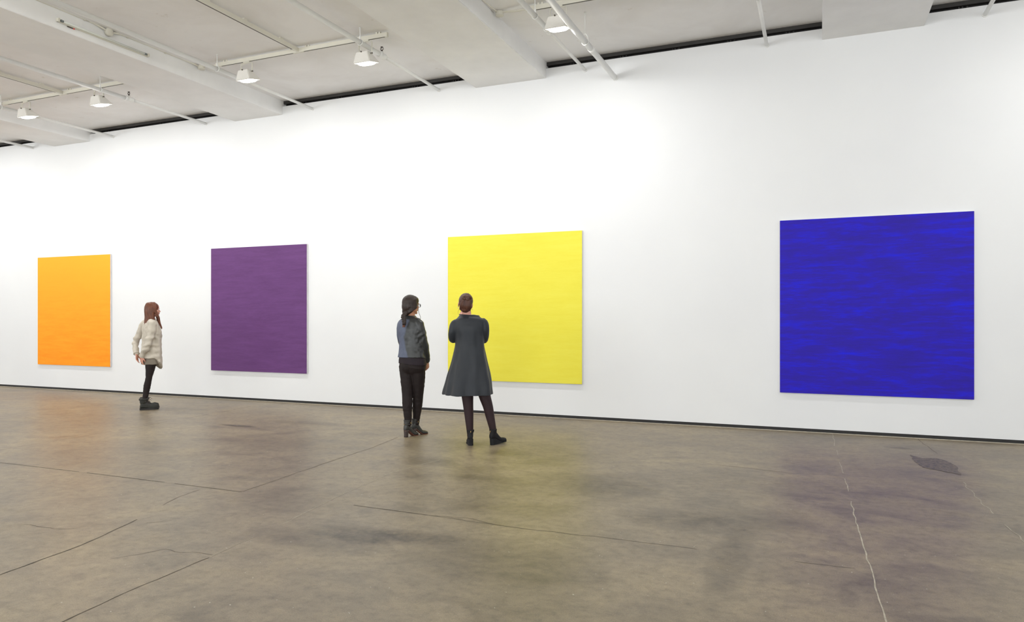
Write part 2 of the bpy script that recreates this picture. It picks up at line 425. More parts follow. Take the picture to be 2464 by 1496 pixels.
crack([(-8.20, 2.0), (-8.15, 5.0), (-8.2, 6.4)], .006, DK); crack([(-8.2, 6.5), (-8.33, 8.1), (-8.45, 9.1)], .008, DK, dash=.15)
crack([(-9.4, 4.57), (-6.31, 4.588)], .011, DK, .006); crack([(-6.2, 4.588), (-5.22, 4.585)], .012, DK, .006); crack([(-5.1, 4.585), (-4.35, 4.577)], .012, DK, .006)
crack([(-4.34, 4.6), (-4.42, 5.4), (-4.52, 6.75), (-4.62, 7.4)], .007, DK)
crack([(-4.68, 7.63), (-4.87, 9.6)], .007, LT, dash=.1)
crack([(-4.13, 1.2), (-4.178, 2.57), (-4.25, 3.12), (-4.43, 3.66)], .010, DK, .008); crack([(-4.45, 3.7), (-4.69, 4.25), (-4.72, 4.5)], .006, DK, dash=.1)
crack([(-3.2, 1.0), (-3.256, 2.286), (-3.3, 2.65), (-3.33, 3.24)], .007, DK, .008); crack([(-3.33, 3.25), (-3.36, 3.5), (-3.42, 4.08)], .006, LT, .014, dash=.1)
crack([(-3.43, 4.1), (-3.53, 4.8), (-3.62, 5.7), (-3.5, 6.4)], .007, LT, .006)
crack([(-3.25, 4.585), (-2.60, 4.56)], .012, DK, .004); crack([(-2.6, 4.56), (-1.86, 4.523), (-.93, 4.54), (-.38, 4.517), (.2, 4.53)], .005, DK, .014, dash=.05)
crack([(-1.5, 7.35), (-.2, 7.1)], .005, DK, .01, dash=.1)
crack([(.18, 9.72), (.191, 8.75), (.224, 7.35), (.244, 6.34), (.257, 5.53)], .009, LT, .012, dash=.03)
crack([(.257, 5.53), (.267, 5.08), (.288, 4.48), (.286, 4.15), (.305, 3.79), (.33, 2.9)], .0105, LT, .010)

crack([(1.10, 9.7), (1.17, 8.75)], .006, DK, .02); crack([(1.2, 7.6), (1.17, 7.0), (1.19, 6.1), (1.25, 5.2)], .008, LT, .03, dash=.1)
crack([(-6.75, 8.9), (-6.5, 9.6)], .006, DK, dash=.1); crack([(-9.3, 7.95), (-8.75, 8.0)], .008, DK, .03, dash=.05)
crack([(-5.1, 3.25), (-4.75, 3.3), (-4.4, 3.5), (-4.2, 3.75)], .004, DK, .05, dash=.05); crack([(-3.85, 3.0), (-3.7, 3.25), (-3.35, 3.3)], .004, DK, .05)
crack([(-2.6, 4.56), (-2.3, 4.6), (-2.0, 4.52)], .006, DK, .04)
def patch(pts, mat, name='repair_patch', z=.002):
    bm = bmesh.new(); vs = []
    for i, (a, b) in enumerate(zip(pts, pts[1:] + pts[:1])):
        for k in range(7):
            u = k / 7; p = Vector((a[0] + (b[0] - a[0]) * u, a[1] + (b[1] - a[1]) * u, z))
            nz = noise.noise_vector(p * 9); vs.append(bm.verts.new(p + Vector((nz.x, nz.y * 1.3, 0)) * .024))
    bm.faces.new(vs); bmesh.ops.triangulate(bm, faces=bm.faces[:]); return obj(name, bm, mat, floor)
patch([(.90, 8.55), (.99, 8.38), (1.13, 8.45), (1.21, 8.3), (1.235, 8.0), (1.205, 7.62), (1.13, 7.70), (1.03, 7.78), (.93, 7.86), (.90, 8.15)], M['patch'])
patch([(-7.2, 7.36), (-7.02, 7.33), (-6.98, 7.42), (-7.16, 7.44)], M['patch'], 'floor_stain')

# ------------------------------------------------------------------ paintings
def painting(x0, x1, z0, z1, mat, label):
    cxp, cz = (x0 + x1) / 2, (z0 + z1) / 2
    t = empty('painting', (cxp, D - .022, cz), 0, label=label, category='painting', group='monochrome canvases on the long wall')
    hw, hh = (x1 - x0) / 2, (z1 - z0) / 2
    bm = box(bmesh.new(), -hw, hw, -.010, .018, -hh, hh, bev=.003); obj('stretched_canvas', bm, M['canvas'], t)
    bm = box(bmesh.new(), -hw + .002, hw - .002, -.016, -.0099, -hh + .002, hh - .002, bev=.002); obj('paint_layer', bm, mat, t)
    for s in (-1, 1):
        bm = box(bmesh.new(), s * hw * .6 - .02, s * hw * .6 + .02, .0175, .0218, hh * .55, hh * .62); obj('hanger', bm, M['screw'], t)
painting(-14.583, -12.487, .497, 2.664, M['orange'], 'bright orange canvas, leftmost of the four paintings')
painting(-9.936, -7.828, .504, 2.671, M['purple'], 'deep purple canvas hanging on the white wall')
painting(-5.175, -3.040, .497, 2.668, M['yellow'], 'lemon yellow canvas behind the woman in the charcoal dress')
painting(-.430, 1.675, .487, 2.665, M['blue'], 'large ultramarine blue canvas with brighter horizontal streaks')

# ------------------------------------------------------------------ pipes
def pipe_line(x, label, head, z=4.92, cut=8.19, xh=7.68):
    t = empty('sprinkler_pipe', (x, D, z), 0, label=label, category='pipe', group='white sprinkler pipes across the ceiling')
    bm = bmesh.new(); cyl(bm, (0, Y0 - D, 0), (0, cut - D, 0), .031, 20); obj('main_pipe', bm, M['pipe'], t, True)
    bm = bmesh.new(); cyl(bm, (0, cut - D, 0), (0, 0, 0), .0225, 18); obj('branch_pipe', bm, M['pipe'], t, True)
    bm = bmesh.new()
    lathe(bm, [(.020, -.085), (.041, -.083), (.043, -.05), (.037, -.047), (.036, .03), (.040, .034), (.040, .062), (.022, .066)], (0, cut - D, 0), 'y')
    cyl(bm, (0, cut - D - .012, 0), (0, cut - D - .012, .052), .02, 14)
    obj('tee_fitting', bm, M['pipe'], t, True)
    bm = bmesh.new(); lathe(bm, [(.024, -.012), (.030, -.010), (.030, .0), (.024, 0)], (0, 0, 0), 'y'); obj('wall_collar', bm, M['pipe'], t, True)
    # hanger: threaded rod from the ceiling with a ring round the pipe
    bm = bmesh.new(); yy = xh - D
    cyl(bm, (0, yy, .052), (0, yy, ZC - z), .006, 8); lathe(bm, [(.007, 0), (.012, .004), (.012, .04), (.006, .048)], (0, yy, .036), 'z', 10)
    R = [(0, yy, 0)]; ring = []
    for k in range(25):
        a = 2 * PI * k / 24; ring.append((.036 * math.sin(a), yy, .036 * math.cos(a), .004, .009))
    tube(bm, ring, 1, 8, ends=False, up=(0, 1, 0))
    lathe(bm, [(.014, 0), (.016, .006), (.004, .008)], (0, yy, ZC - z - .008), 'z', 12)
    obj('hanger', bm, M['pipe'], t, True)
    m = M['darkmetal'] if head == 'dark' else M['pipe']
    bm = bmesh.new(); yh = cut - D - .012
    lathe(bm, [(.010, .052), (.013, .055), (.013, .066), (.006, .068)], (0, yh, 0), 'z', 10)
    for s in (-1, 1): tube(bm, [(s * .006, yh, .066, .004), (s * .021, yh, .082, .004), (s * .018, yh, .100, .004), (s * .004, yh, .112, .004)], 3, 8)
    cyl(bm, (0, yh, .066), (0, yh, .105), .0035, 8)
    lathe(bm, [(.004, .110), (.017, .111), (.018, .114), (.004, .116)], (0, yh, 0), 'z', 14)
    obj('sprinkler_head', bm, m, t, True, **({'label': 'dark bronze sprinkler head'} if head == 'dark' else {}))
    return t
pipe_line(-14.774, 'sprinkler pipe meeting the wall at the far left end', 'white')
pipe_line(-12.445, 'sprinkler pipe passing just right of the leftmost lamp', 'white')
pipe_line(-10.087, 'sprinkler pipe with a dark head between the second lamp and the second beam', 'dark')
pipe_line(-7.739, 'sprinkler pipe beside the conduit beam, passing the third lamp', 'white')
pipe_line(-5.349, 'sprinkler pipe with a dark head right of the fourth lamp', 'dark', z=4.937)
pipe_line(-3.007, 'slimmer of the two pipes around the rightmost lamp', 'white', z=4.93, cut=8.25, xh=7.79)
pipe_line(-.588, 'single pipe left of the rightmost beam', 'white')
pipe_line(1.785, 'sprinkler pipe in the top right corner beyond the rightmost beam', 'white')
t = empty('conduit_pipe', (-2.575, D, 4.764), 0, label='thick low pipe crossing in front of the rightmost lamp', category='pipe')
bm = bmesh.new(); cyl(bm, (0, Y0 - D, 0), (0, 0, 0), .037, 24); obj('main_pipe', bm, M['pipe'], t, True)
bm = bmesh.new(); lathe(bm, [(.036, -.05), (.0405, -.048), (.0405, .048), (.036, .05)], (0, 8.62 - D, 0), 'y', 24); obj('coupling', bm, M['pipe'], t, True)
bm = bmesh.new(); lathe(bm, [(.038, -.014), (.043, -.012), (.043, 0), (.03, 0)], (0, 0, 0), 'y', 24); obj('wall_collar', bm, M['pipe'], t, True)
bm = bmesh.new(); yy = 8.35 - D; zt = ZC - 4.764
cyl(bm, (0, yy, .10), (0, yy, zt), .005, 8)
for s in (-1, 1): tube(bm, [(0, yy, .10, .006), (s * .022, yy, .075, .006), (s * .038, yy, .03, .006), (s * .039, yy, 0, .006)], 3, 8)
ring = [(.041 * math.cos(a), yy, .041 * math.sin(a), .004, .009) for a in [PI + PI * k / 12 for k in range(13)]]
tube(bm, ring, 1, 8, ends=False, up=(0, 1, 0)); lathe(bm, [(.012, 0), (.014, .004), (.004, .007)], (0, yy, zt - .007), 'z', 12)
obj('hanger', bm, M['pipe'], t, True)

# ------------------------------------------------------------------ lighting tracks
TZ0, TZ1, TY = 5.048, 5.102, 7.90
def track(xa, xb, xs, label, box_x):
    t = empty('lighting_track', ((xa + xb) / 2, TY, TZ0), 0, label=label, category='track', group='white tee-shaped lighting tracks')
    ox = (xa + xb) / 2; h = TZ1 - TZ0; w = .018
    bm = box(bmesh.new(), xa - ox, xb - ox, -w, w, 0, h, bev=.002); obj('cross_rail', bm, M['track'], t)
    bm = box(bmesh.new(), xs - ox - w, xs - ox + w, Y0 + 12 - TY, -w, 0, h, bev=.002); obj('stem_rail', bm, M['track'], t)
    for (a, b) in ((xa - ox + .11, xs - ox - .09), (xs - ox + .09, xb - ox - .02)):
        boxo('slot', (a, b, -.011, .004, -.0012, .002), M['slot'], t)
    boxo('slot', (xs - ox - .011, xs - ox + .004, Y0 + 12 - TY, -.13, -.0012, .002), M['slot'], t)
    boxo('tee_connector', (xs - ox - .085, xs - ox + .085, -.021, .021, -.003, .02), M['track'], t, bev=.002)
    for x in (xa - ox + .18, xs - ox - .12, xs - ox + .15, xb - ox - .12):
        for q in (-.035, .012): boxo('mounting_clip', (x + q, x + q + .023, -.014, .014, h - .002, ZC - TZ0), M['track'], t)
    for yy in (-.35, -1.0, -1.6, -2.3, -3.2):
        bm = bmesh.new(); box(bm, xs - ox - .014, xs - ox + .014, yy - .03, yy + .03, h - .002, ZC - TZ0); obj('mounting_clip', bm, M['track'], t)
    bm = box(bmesh.new(), xb - ox - .002, xb - ox + .022, -.02, .02, -.003, h + .002, bev=.003); obj('end_cap', bm, M['track'], t)
    # feed: flexible conduit and round box on the beam side
    bm = bmesh.new(); bx = box_x - ox
    lathe(bm, [(.045, 0), (.05, .004), (.05, .05), (.046, .056), (.004, .057)][::-1], (bx + .075, .03, ZC - TZ0 - .057), 'z', 20)
    obj('junction_box', bm, M['track'], t, True)
    bm = bmesh.new(); tube(bm, [(bx + .11, .02, .055, .013), (bx + .18, .01, .05, .013), (bx + .26, 0, .035, .013), (xa - ox + .01, 0, .03, .013)], 4, 10)
    obj('flexible_conduit', bm, M['track'], t, True)
    bm = bmesh.new(); tube(bm, [(bx + .055, -.02, .06, .012), (bx + .035, -.12, .075, .012), (bx + .018, -.28, .083, .012), (bx + .016, -.5, .083, .012), (bx + .016, -1.0, .083, .012),
             (bx + .016, -1.22, .080, .012), (bx + .028, -1.33, .06, .012), (bx + .035, -1.385, .045, .012)], 4, 10)
    obj('beam_conduit', bm, M['track'], t, True)
    bm = bmesh.new(); lathe(bm, [(.044, 0), (.052, .003), (.052, .048), (.047, .053), (.004, .054)], (bx, -1.43, .04), 'x', 24); obj('round_box', bm, M['track'], t, True)
    bm = bmesh.new(); tube(bm, [(bx + .035, -1.475, .045, .012), (bx + .028, -1.53, .06, .012), (bx + .016, -1.68, .082, .012), (bx + .016, -2.0, .084, .012), (bx + .016, -4.5, .084, .012)], 4, 10)
    obj('beam_conduit', bm, M['track'], t, True)
    for yy in (-.55, -1.15, -1.75, -2.5):
        boxo('conduit_strap', (bx, bx + .032, yy - .012, yy + .012, .066, .10), M['track'], t, bev=.003)
    return t
track(-12.72, -9.84, -11.23, 'tee-shaped track over the two leftmost lamps', -13.103)
track(-7.98, -5.10, -6.50, 'tee-shaped track over the third and fourth lamps', -8.365)
track(-3.16, -.33, -1.75, 'tee-shaped track at the top edge over the rightmost lamp', -3.594)

# ------------------------------------------------------------------ wall washer lamps
def make_lamp(x, label, tilt=math.radians(12), drop=.016):
    t = empty('track_lamp', (x, TY, TZ0), 0, label=label, category='lamp', group='white floodlights aimed at the wall')
    boxo('adapter', (-.055, .055, -.017, .017, -.014, .001), M['track'], t, bev=.003)
    bm = bmesh.new(); tube(bm, [(-.098, 0, -.135 - drop, .005, .011), (-.100, 0, -.05, .005, .011), (-.085, 0, -.020, .005, .011), (0, 0, -.016, .005, .011), (.085, 0, -.020, .005, .011), (.100, 0, -.05, .005, .011), (.098, 0, -.135 - drop, .005, .011)], 4, 8, up=(0, 1, 0))
    obj('yoke', bm, M['track'], t, True)
    T = Matrix.Translation((-.015, -.02, -.105 - drop)) @ Matrix.Rotation(tilt, 4, 'X')
    # housing: a tapered box, straight at the back, sloped towards the wall, open at the bottom
    top = [(-.092, -.045, 0), (.085, -.045, 0), (.085, .03, 0), (-.092, .03, 0)]
    bot = [(-.145, -.06, -.135), (.115, -.06, -.135), (.138, .15, -.135), (-.110, .15, -.135)]
    bm = bmesh.new(); a = [bm.verts.new(v) for v in top]; b = [bm.verts.new(v) for v in bot]
    inn = [(v[0] * .93, v[1] * .9 + .004, v[2]) for v in bot]; c = [bm.verts.new(v) for v in inn]
    d = [bm.verts.new((v[0] * .93, v[1] * .9 + .004, v[2] + .018)) for v in bot]
    bm.faces.new(a)
    for i in range(4):
        j = (i + 1) % 4
        bm.faces.new((a[i], a[j], b[j], b[i])); bm.faces.new((b[i], b[j], c[j], c[i])); bm.faces.new((c[i], c[j], d[j], d[i]))
    bm.faces.new(d)
    bmesh.ops.recalc_face_normals(bm, faces=bm.faces[:])
    es = [e for e in bm.edges if all(v in a or v in b for v in e.verts)]
    bmesh.ops.bevel(bm, geom=es, offset=.007, segments=2, affect='EDGES')
    h = obj('housing', bm, M['housing'], t); h.matrix_local = T
    bm = bmesh.new(); hloft(bm, [(-.160, -.002, .046, .050, .030), (-.157, -.002, .046, .082, .060), (-.149, -.002, .046, .104, .082), (-.138, -.002, .046, .114, .090), (-.126, -.002, .046, .116, .092)], 0, 2, 40, expo=2.8)
    g = obj('lens', bm, M['glow'], h, True, label='glowing white lens')
    for s in (-1, 1):
        bm = bmesh.new(); lathe(bm, [(.004, -.014), (.010, -.013), (.010, .010), (.004, .011)], (s * .098, 0, -.128 - drop), 'x', 12); obj('pivot_screw', bm, M['screw'], t, True)
    bm = bmesh.new(); tube(bm, [(.01, 0, -.014, .0035), (.012, -.03, -.035, .0035), (-.01, -.05, -.055, .0035), (-.045, -.055, -.075, .0035), (-.04, -.06, -.100, .0035), (-.02, -.062, -.112 - drop, .0035)], 4, 6); obj('cord', bm, M['track'], t, True)
    bm = bmesh.new(); lathe(bm, [(.004, -.008), (.009, -.007), (.009, .004), (.003, .005)], (-.02, -.066, -.115 - drop), 'y', 10); obj('cord_grip', bm, M['screw'], t, True)
    l = bpy.data.lights.new('flood', 'AREA'); l.shape = 'RECTANGLE'; l.size = .26; l.size_y = .16; l.energy = LAMP_W; l.color = (1, .995, .985)
    lo = bpy.data.objects.new('flood', l); COL.objects.link(lo); lo.parent = t
    lo.location = (-.01, .055, -.300); lo.rotation_euler = (math.radians(9), 0, 0)
    return t
make_lamp(-12.15, 'leftmost of the row of white floodlights')
make_lamp(-10.40, 'white floodlight, second from the left, with a pipe crossing above it')
make_lamp(-7.41, 'white floodlight beside the junction of beam conduit and track')
make_lamp(-5.42, 'white floodlight under the free end of the middle track', drop=.048)
make_lamp(-2.76, 'rightmost white floodlight, seen between two crossing pipes')
for x in (-17.0, -15.2, 3.1):
    # further lamps of the same row just outside the picture
    area('flood', (x, TY + .05, TZ0 - .24), (math.radians(9), 0, 0), .26, .16, LAMP_W, (1, .995, .985))

# unlit strip light on the side of the second beam
t = empty('strip_light', (-8.365, 6.43, 4.985), 0, label='slim unlit tube fitting on the side of the conduit beam', category='strip light')
y0, y1 = 5.795 - 6.43, 7.06 - 6.43
bm = bmesh.new(); box(bm, 0, .022, y0, y1, -.018, .022, bev=.003); obj('batten', bm, M['track'], t)
bm = bmesh.new(); cyl(bm, (.034, y0 + .06, .004), (.034, y1 - .06, .004), .0125, 14); obj('tube', bm, M['clear'], t, True)
for yy, s in ((y0 + .05, 1), (y1 - .05, -1)):
    bm = bmesh.new(); cyl(bm, (.034, yy - .014, .004), (.034, yy + .014, .004), .0145, 14); obj('tube_end', bm, M['socket'], t, True)
    boxo('end_socket', (.0, .050, yy - s * .045 - .012, yy - s * .045 + .012, -.018, .024), M['track'], t, bev=.003)
bm = bmesh.new(); cyl(bm, (.012, y0 + .13, -.026), (.012, y0 + .20, -.026), .006, 8); obj('switch', bm, M['screw'], t, True)
bm = bmesh.new(); ell(bm, (.014, y0 + .215, -.026), (.009, .009, .009)); obj('indicator', bm, M['red'], t, True, label='small red indicator')
#PEOPLE#
# ------------------------------------------------------------------ people
def person(px, Zc, label):
    """root on the floor; local x = to the viewer's right, y = away from the viewer, z = up"""
    u = (px - CX) / F * Zc
    return empty('person', (u * math.cos(A) - Zc * math.sin(A), u * math.sin(A) + Zc * math.cos(A), 0),
                 A - math.atan2(u, Zc), label=label, category='person')
def head_matrix(c, yaw, pitch=0, roll=0):
    return Matrix.Translation(c) @ Matrix.Rotation(math.radians(yaw), 4, 'Z') @ Matrix.Rotation(-math.radians(pitch), 4, 'Y') @ Matrix.Rotation(math.radians(roll), 4, 'X')
def add_head(bm, Mh, ears=True):
    h = bmesh.new()
    ell(h, (-.012, 0, .030), (.094, .074, .086), seg=24, rings=16)      # cranium
    ell(h, (-.035, 0, -.005), (.068, .066, .075), seg=20, rings=14)     # back of skull
    ell(h, (.030, 0, -.025), (.056, .058, .080), seg=20, rings=14)      # face
    ell(h, (.050, 0, .045), (.040, .052, .040))                         # forehead
    ell(h, (.040, 0, -.075), (.036, .040, .030))                        # jaw
    ell(h, (.066, 0, -.092), (.019, .020, .016))                        # chin
    for s in (-1, 1):
        ell(h, (.056, s * .035, -.028), (.026, .021, .022))             # cheek
        ell(h, (.070, s * .028, .018), (.020, .026, .010))              # brow
        ell(h, (.020, s * .048, -.055), (.036, .014, .026))             # jaw side
        if ears:
            ell(h, (-.008, s * .076, -.012), (.017, .007, .030), Matrix.Rotation(-s * .35, 3, 'Z'))
            ell(h, (-.004, s * .074, -.034), (.009, .006, .012))
    tube(h, [(.076, 0, .012, .007), (.088, 0, -.008, .009), (.100, 0, -.025, .0090), (.092, 0, -.034, .0085)], 3, 12)   # nose
    for s in (-1, 1): ell(h, (.087, s * .010, -.032), (.010, .007, .007))
    ell(h, (.084, 0, -.053), (.010, .022, .0062)); ell(h, (.081, 0, -.065), (.011, .019, .0068))                       # lips
    bmesh.ops.transform(h, matrix=Mh, verts=h.verts[:])
    me = bpy.data.meshes.new('tmp'); h.to_mesh(me); h.free(); bm.from_mesh(me); bpy.data.meshes.remove(me)
def add_eyes(root, Mh):
    for s in (-1, 1):
        bm = bmesh.new(); ell(bm, (.0700, s * .030, .001), (.0120, .0120, .0095)); e = obj('eye', bm, M['eye'], root, True); e.matrix_local = Mh
        bm = bmesh.new(); ell(bm, (.0768, s * .031, .001), (.0062, .0058, .0058)); obj('iris', bm, M['iris'], e, True)
        bm = bmesh.new(); tube(bm, [(.083, s * .014, .022, .003), (.087, s * .028, .027, .0034), (.078, s * .045, .023, .002)], 3, 6)
        b = obj('eyebrow', bm, M['iris'], root, True); b.matrix_local = Mh
def add_hand(bm, wrist, fwd, nrm, size=.95, curl=.5, thumb=1, spread=.10):
    """nrm points out of the back of the hand; thumb = side along fwd x nrm"""
    f = Vector(fwd).normalized(); n = Vector(nrm); n = (n - f * n.dot(f)).normalized(); s = f.cross(n).normalized()
    P = lambda a, b, c: Vector(wrist) + (f * a + s * b + n * c) * size
    tube(bm, [(*P(-.03, 0, 0), .024 * size, .019 * size), (*P(.0, 0, 0), .026 * size, .017 * size), (*P(.03, 0, .0), .034 * size, .015 * size), (*P(.062, 0, -.002), .039 * size, .013 * size), (*P(.084, 0, -.004), .037 * size, .011 * size)], 3, 14, up=n)
    for k, (off, L) in enumerate(((.030, .070), (.0105, .079), (-.0095, .073), (-.0290, .057))):
        b = off * thumb; a = .084; c = -.003; ang = 0; pts = [(*P(.07, b * .92, -.002), .0090 * size), (*P(a, b, c), .0088 * size)]
        for seg, frac in enumerate((.44, .30, .26)):
            ang += curl * (.55 + .25 * seg) + .05 * k
            a += L * frac * math.cos(ang); c -= L * frac * math.sin(ang); b += L * frac * off * 2.2 * spread * 10 * thumb * .12
            pts.append((*P(a, b, c), (.0084 - .0010 * seg) * size))
        tube(bm, pts, 2, 10)
    tube(bm, [(*P(.012, .018 * thumb, -.004), .013 * size), (*P(.036, .040 * thumb, -.012), .0115 * size), (*P(.060, .050 * thumb, -.022), .0098 * size), (*P(.082, .050 * thumb, -.032), .0080 * size)], 3, 10)
def folds(amp, sx, sz, seed=0, fine=0):
    def f(co):
        v = noise.noise(Vector((co.x * sx + seed, co.y * sx, co.z * sz)))
        w_ = noise.noise(Vector((co.x * sx * 2.3, co.y * sx * 2.3 + seed, co.z * sz * 2.1)))
        return amp * (v + .45 * w_)
    return f
def boot(root, name, loc, yaw, mat, shaft_top, shaft_r, heel, L=.25, heel_mat=None, sole_mat=None, sole_t=.012, toe_w=.036, pitch=0, wedge=False, work=False, roll=0):
    """foot frame: +x to the toe; origin on the ground under the ankle"""
    back = -.062; toe = back + L
    Mt = Matrix.Translation(loc) @ Matrix.Rotation(math.radians(yaw), 4, 'Z') @ Matrix.Translation((back, 0, 0)) @ Matrix.Rotation(-math.radians(pitch), 4, 'Y') @ Matrix.Translation((-back, 0, 0))
    st = sole_t; ball = toe - .075
    bm = bmesh.new()
    arch = lambda v: heel * max(0, 1 - max(0, v - .22) / .42) ** 1.15
    tw = toe_w / .036; big = 1.12 if work else 1.0; rings = []
    for v, hw, ht in crom([(0.0, .016, .035), (.03, .026, .062), (.10, .0315, .085), (.25, .033, .095), (.40, .0335, .088), (.52, .0345, .068), (.64, .0375, .053), (.76, .0385, .045), (.87, .034, .038), (.95, .024, .030), (.995, .009, .020)], 3):
        zb = arch(v) + st; zt = zb + ht * big + (.030 * max(0, min(1, (v - .55) / .2)) * (1 if v < .97 else .4) if work else 0); ring = []
        for k_ in range(24):
            a_ = 2 * PI * k_ / 24; cc, ss = math.cos(a_), math.sin(a_)
            e_ = 2 / (3.0 if ss < 0 else 1.9)
            ring.append(Vector((back + v * L, math.copysign(abs(cc) ** e_, cc) * hw * tw, (zb + zt) / 2 + math.copysign(abs(ss) ** e_, ss) * (zt - zb) / 2)))
        rings.append(ring)
    add_rings(bm, rings)
    hloft(bm, [(heel + .03, -.014, 0, .044, .031), (heel + .075, -.012, 0, .046, .033), ((heel + .055 + shaft_top) / 2, -.012, 0, shaft_r + .001, shaft_r - .004), (shaft_top - .018, -.012, 0, shaft_r + .001, shaft_r - .002), (shaft_top, -.012, 0, shaft_r + .004, shaft_r + .002)], 0, 3, 24)
    b = fuse(name, bm, .0035, mat, root, 2, folds(.0010, 16, 45, loc[0] * 9)); b.matrix_local = Mt
    # sole outline
    def sole(z0f, z1f, grow, x0, x1, nm, m, n=14):
        bm = bmesh.new(); L_, R_ = [], []
        for i in range(n + 1):
            u = i / n; x = x0 + (x1 - x0) * u; v = (x - back) / L
            wdt = (.031 if v < .3 else .029 + .012 * min(1, (v - .3) / .35)) if v < .72 else .041 * math.sqrt(max(0.02, 1 - ((v - .72) / .285) ** 2))
            if v < .08: wdt = .031 * math.sqrt(max(.1, 1 - ((.08 - v) / .085) ** 2))
            wdt = wdt * (toe_w / .036) + grow; L_.append((x, wdt, v)); R_.append((x, -wdt, v))
        ring = L_ + R_[::-1]
        a = [bm.verts.new((x, y, z0f(v))) for x, y, v in ring]; c = [bm.verts.new((x, y, z1f(v))) for x, y, v in ring]
        k = len(ring)
        for i in range(k): bm.faces.new((a[i], a[(i + 1) % k], c[(i + 1) % k], c[i]))
        for i in range(n): 
            for r in (a, c): bm.faces.new((r[i], r[i + 1], r[k - 2 - i], r[k - 1 - i]))
        return obj(nm, bm, m, b)
    if wedge:
        sole(lambda v: 0, lambda v: arch(v) + st + .004, .001, back, toe, 'wedge_sole', heel_mat or mat)
    elif heel > .03:
        sole(lambda v: arch(v), lambda v: arch(v) + st + .001, -.001, back + .004, toe - .002, 'sole', sole_mat)
        bm = bmesh.new()
        hloft(bm, [(0, back + .030, 0, .023, .022), (heel * .5, back + .031, 0, .025, .023), (heel + .01, back + .034, 0, .031, .029)], 0, 3, 20, expo=3.2)
        obj('heel', bm, heel_mat, b, True)
    else:
        sole(lambda v: 0, lambda v: heel + st + .002, .004, back - .003, toe + .003, 'sole', sole_mat)
        if work:
            for k in range(9):
                x = back + .004 + k * L / 9
                for s in (-1, 1):
                    hw = .036 if x < 0.02 else .044
                    if x > toe - .04: hw = .034
                    boxo('lug', (x, x + .016, s * hw - .003, s * hw + .003, 0, .018), sole_mat, b, kind='stuff')
    return b

# ---- woman in the cream shirt, left
root = person(357, 11.35, 'woman in a loose cream shirt and work boots standing between orange and purple canvases')
k = .893; Y = 22
bm = bmesh.new(); Mh = head_matrix((.066, 0, 1.560), 8, 2)
add_head(bm, Mh)
tube(bm, [(.035, 0, 1.36, .058, .052), (.040, 0, 1.42, .048, .047), (.050, 0, 1.49, .047, .05)], 3, 18)
hloft(bm, [(1.40, .035, 0, .045, .06), (1.36, .03, 0, .07, .14), (1.30, .03, 0, .09, .165), (1.15, .04, 0, .10, .15), (1.0, .035, 0, .09, .13), (.9, .03, 0, .105, .165), (.80, .025, 0, .10, .165), (.74, .02, 0, .08, .14)], math.radians(Y))
tube(bm, [(.055, -.155, 1.335, .045), (.03, -.20, 1.18, .040), (-.015, -.22, 1.02, .036), (-.06, -.17, .92, .033), (-.09, -.12, .84, .024)], 4)
tube(bm, [(-.055, .155, 1.335, .045), (-.12, .20, 1.18, .040), (-.175, .21, 1.05, .035), (-.175, .13, .95, .032), (-.160, .06, .86, .024)], 4)
add_hand(bm, (-.093, -.115, .835), (-.02, .15, -.70), (-.8, -.5, .1), .95, .45, -1)
add_hand(bm, (-.160, .055, .865), (-.02, -.25, -.75), (-.8, .5, .1), .95, .35, 1)
LEG_N = [(.028, -.066, .80), (.030, -.080, .70), (.006, -.092, .50), (-.018, -.094, .38), (-.052, -.098, .16)]
LEG_F = [(.038, .070, .80), (.038, .085, .70), (.012, .090, .50), (-.010, .094, .38), (-.040, .100, .16)]
RL = (.080, .076, .048, .049, .034)
for Lg in (LEG_N, LEG_F): tube(bm, [(*p, r - .006) for p, r in zip(Lg, RL)] + [(Lg[-1][0], Lg[-1][1], .07, .03)], 4)
def lip(c, n):
    q = Mh.inverted() @ c
    return 1 if (q.x > .080 and abs(q.y) < .020 and -.071 < q.z < -.048) else 0
fuse('body', bm, .0045, M['skin'], root, 2, mats=[M['lips']], matfn=lip)
add_eyes(root, Mh)
bm = bmesh.new()
for Lg in (LEG_N, LEG_F): tube(bm, [(*p, r) for p, r in zip(Lg, RL)] + [(Lg[-1][0] - .005, Lg[-1][1], .12, .036)], 4, 18)
hloft(bm, [(.90, .035, 0, .080, .12), (.84, .030, 0, .095, .140), (.78, .028, 0, .098, .146), (.73, .03, 0, .088, .135)], math.radians(Y))
fuse('leggings', bm, .006, M['leggings'], root, 3, folds(.0035, 10, 42, 3))
bm = bmesh.new()   # grey undershirt showing below
hloft(bm, [(.91, .035, 0, .095, .140), (.85, .030, 0, .112, .158), (.78, .026, 0, .120, .172), (.705, .024, 0, .122, .176)], math.radians(Y), mod=lambda a, z: (1 + .012 * math.sin(7 * a), 0))
fuse('undershirt', bm, .006, M['undershirt'], root, 2, folds(.004, 14, 8, 5))
bm = bmesh.new()
def hem(a, z):
    f_ = math.cos(a)                       # 1 at the front
    low = max(0, (.86 - z) / .06)
    return 1 + (.02 * math.sin(5 * a + 1) + .012 * math.sin(9 * a)) * (1 if z < 1.1 else .3), -low * (.155 * max(0, f_ + .15) ** 1.3 - .005)
hloft(bm, [(1.43, .040, 0, .062, .072), (1.405, .036, 0, .070, .10), (1.375, .032, 0, .085, .155), (1.32, .036, 0, .110, .182), (1.22, .048, 0, .130, .178), (1.10, .052, 0, .135, .170), (.98, .046, 0, .137, .172), (.88, .044, 0, .145, .186), (.86, .044, 0, .147, .188), (.80, .044, 0, .150, .192)], math.radians(Y), 3, 56, hem)
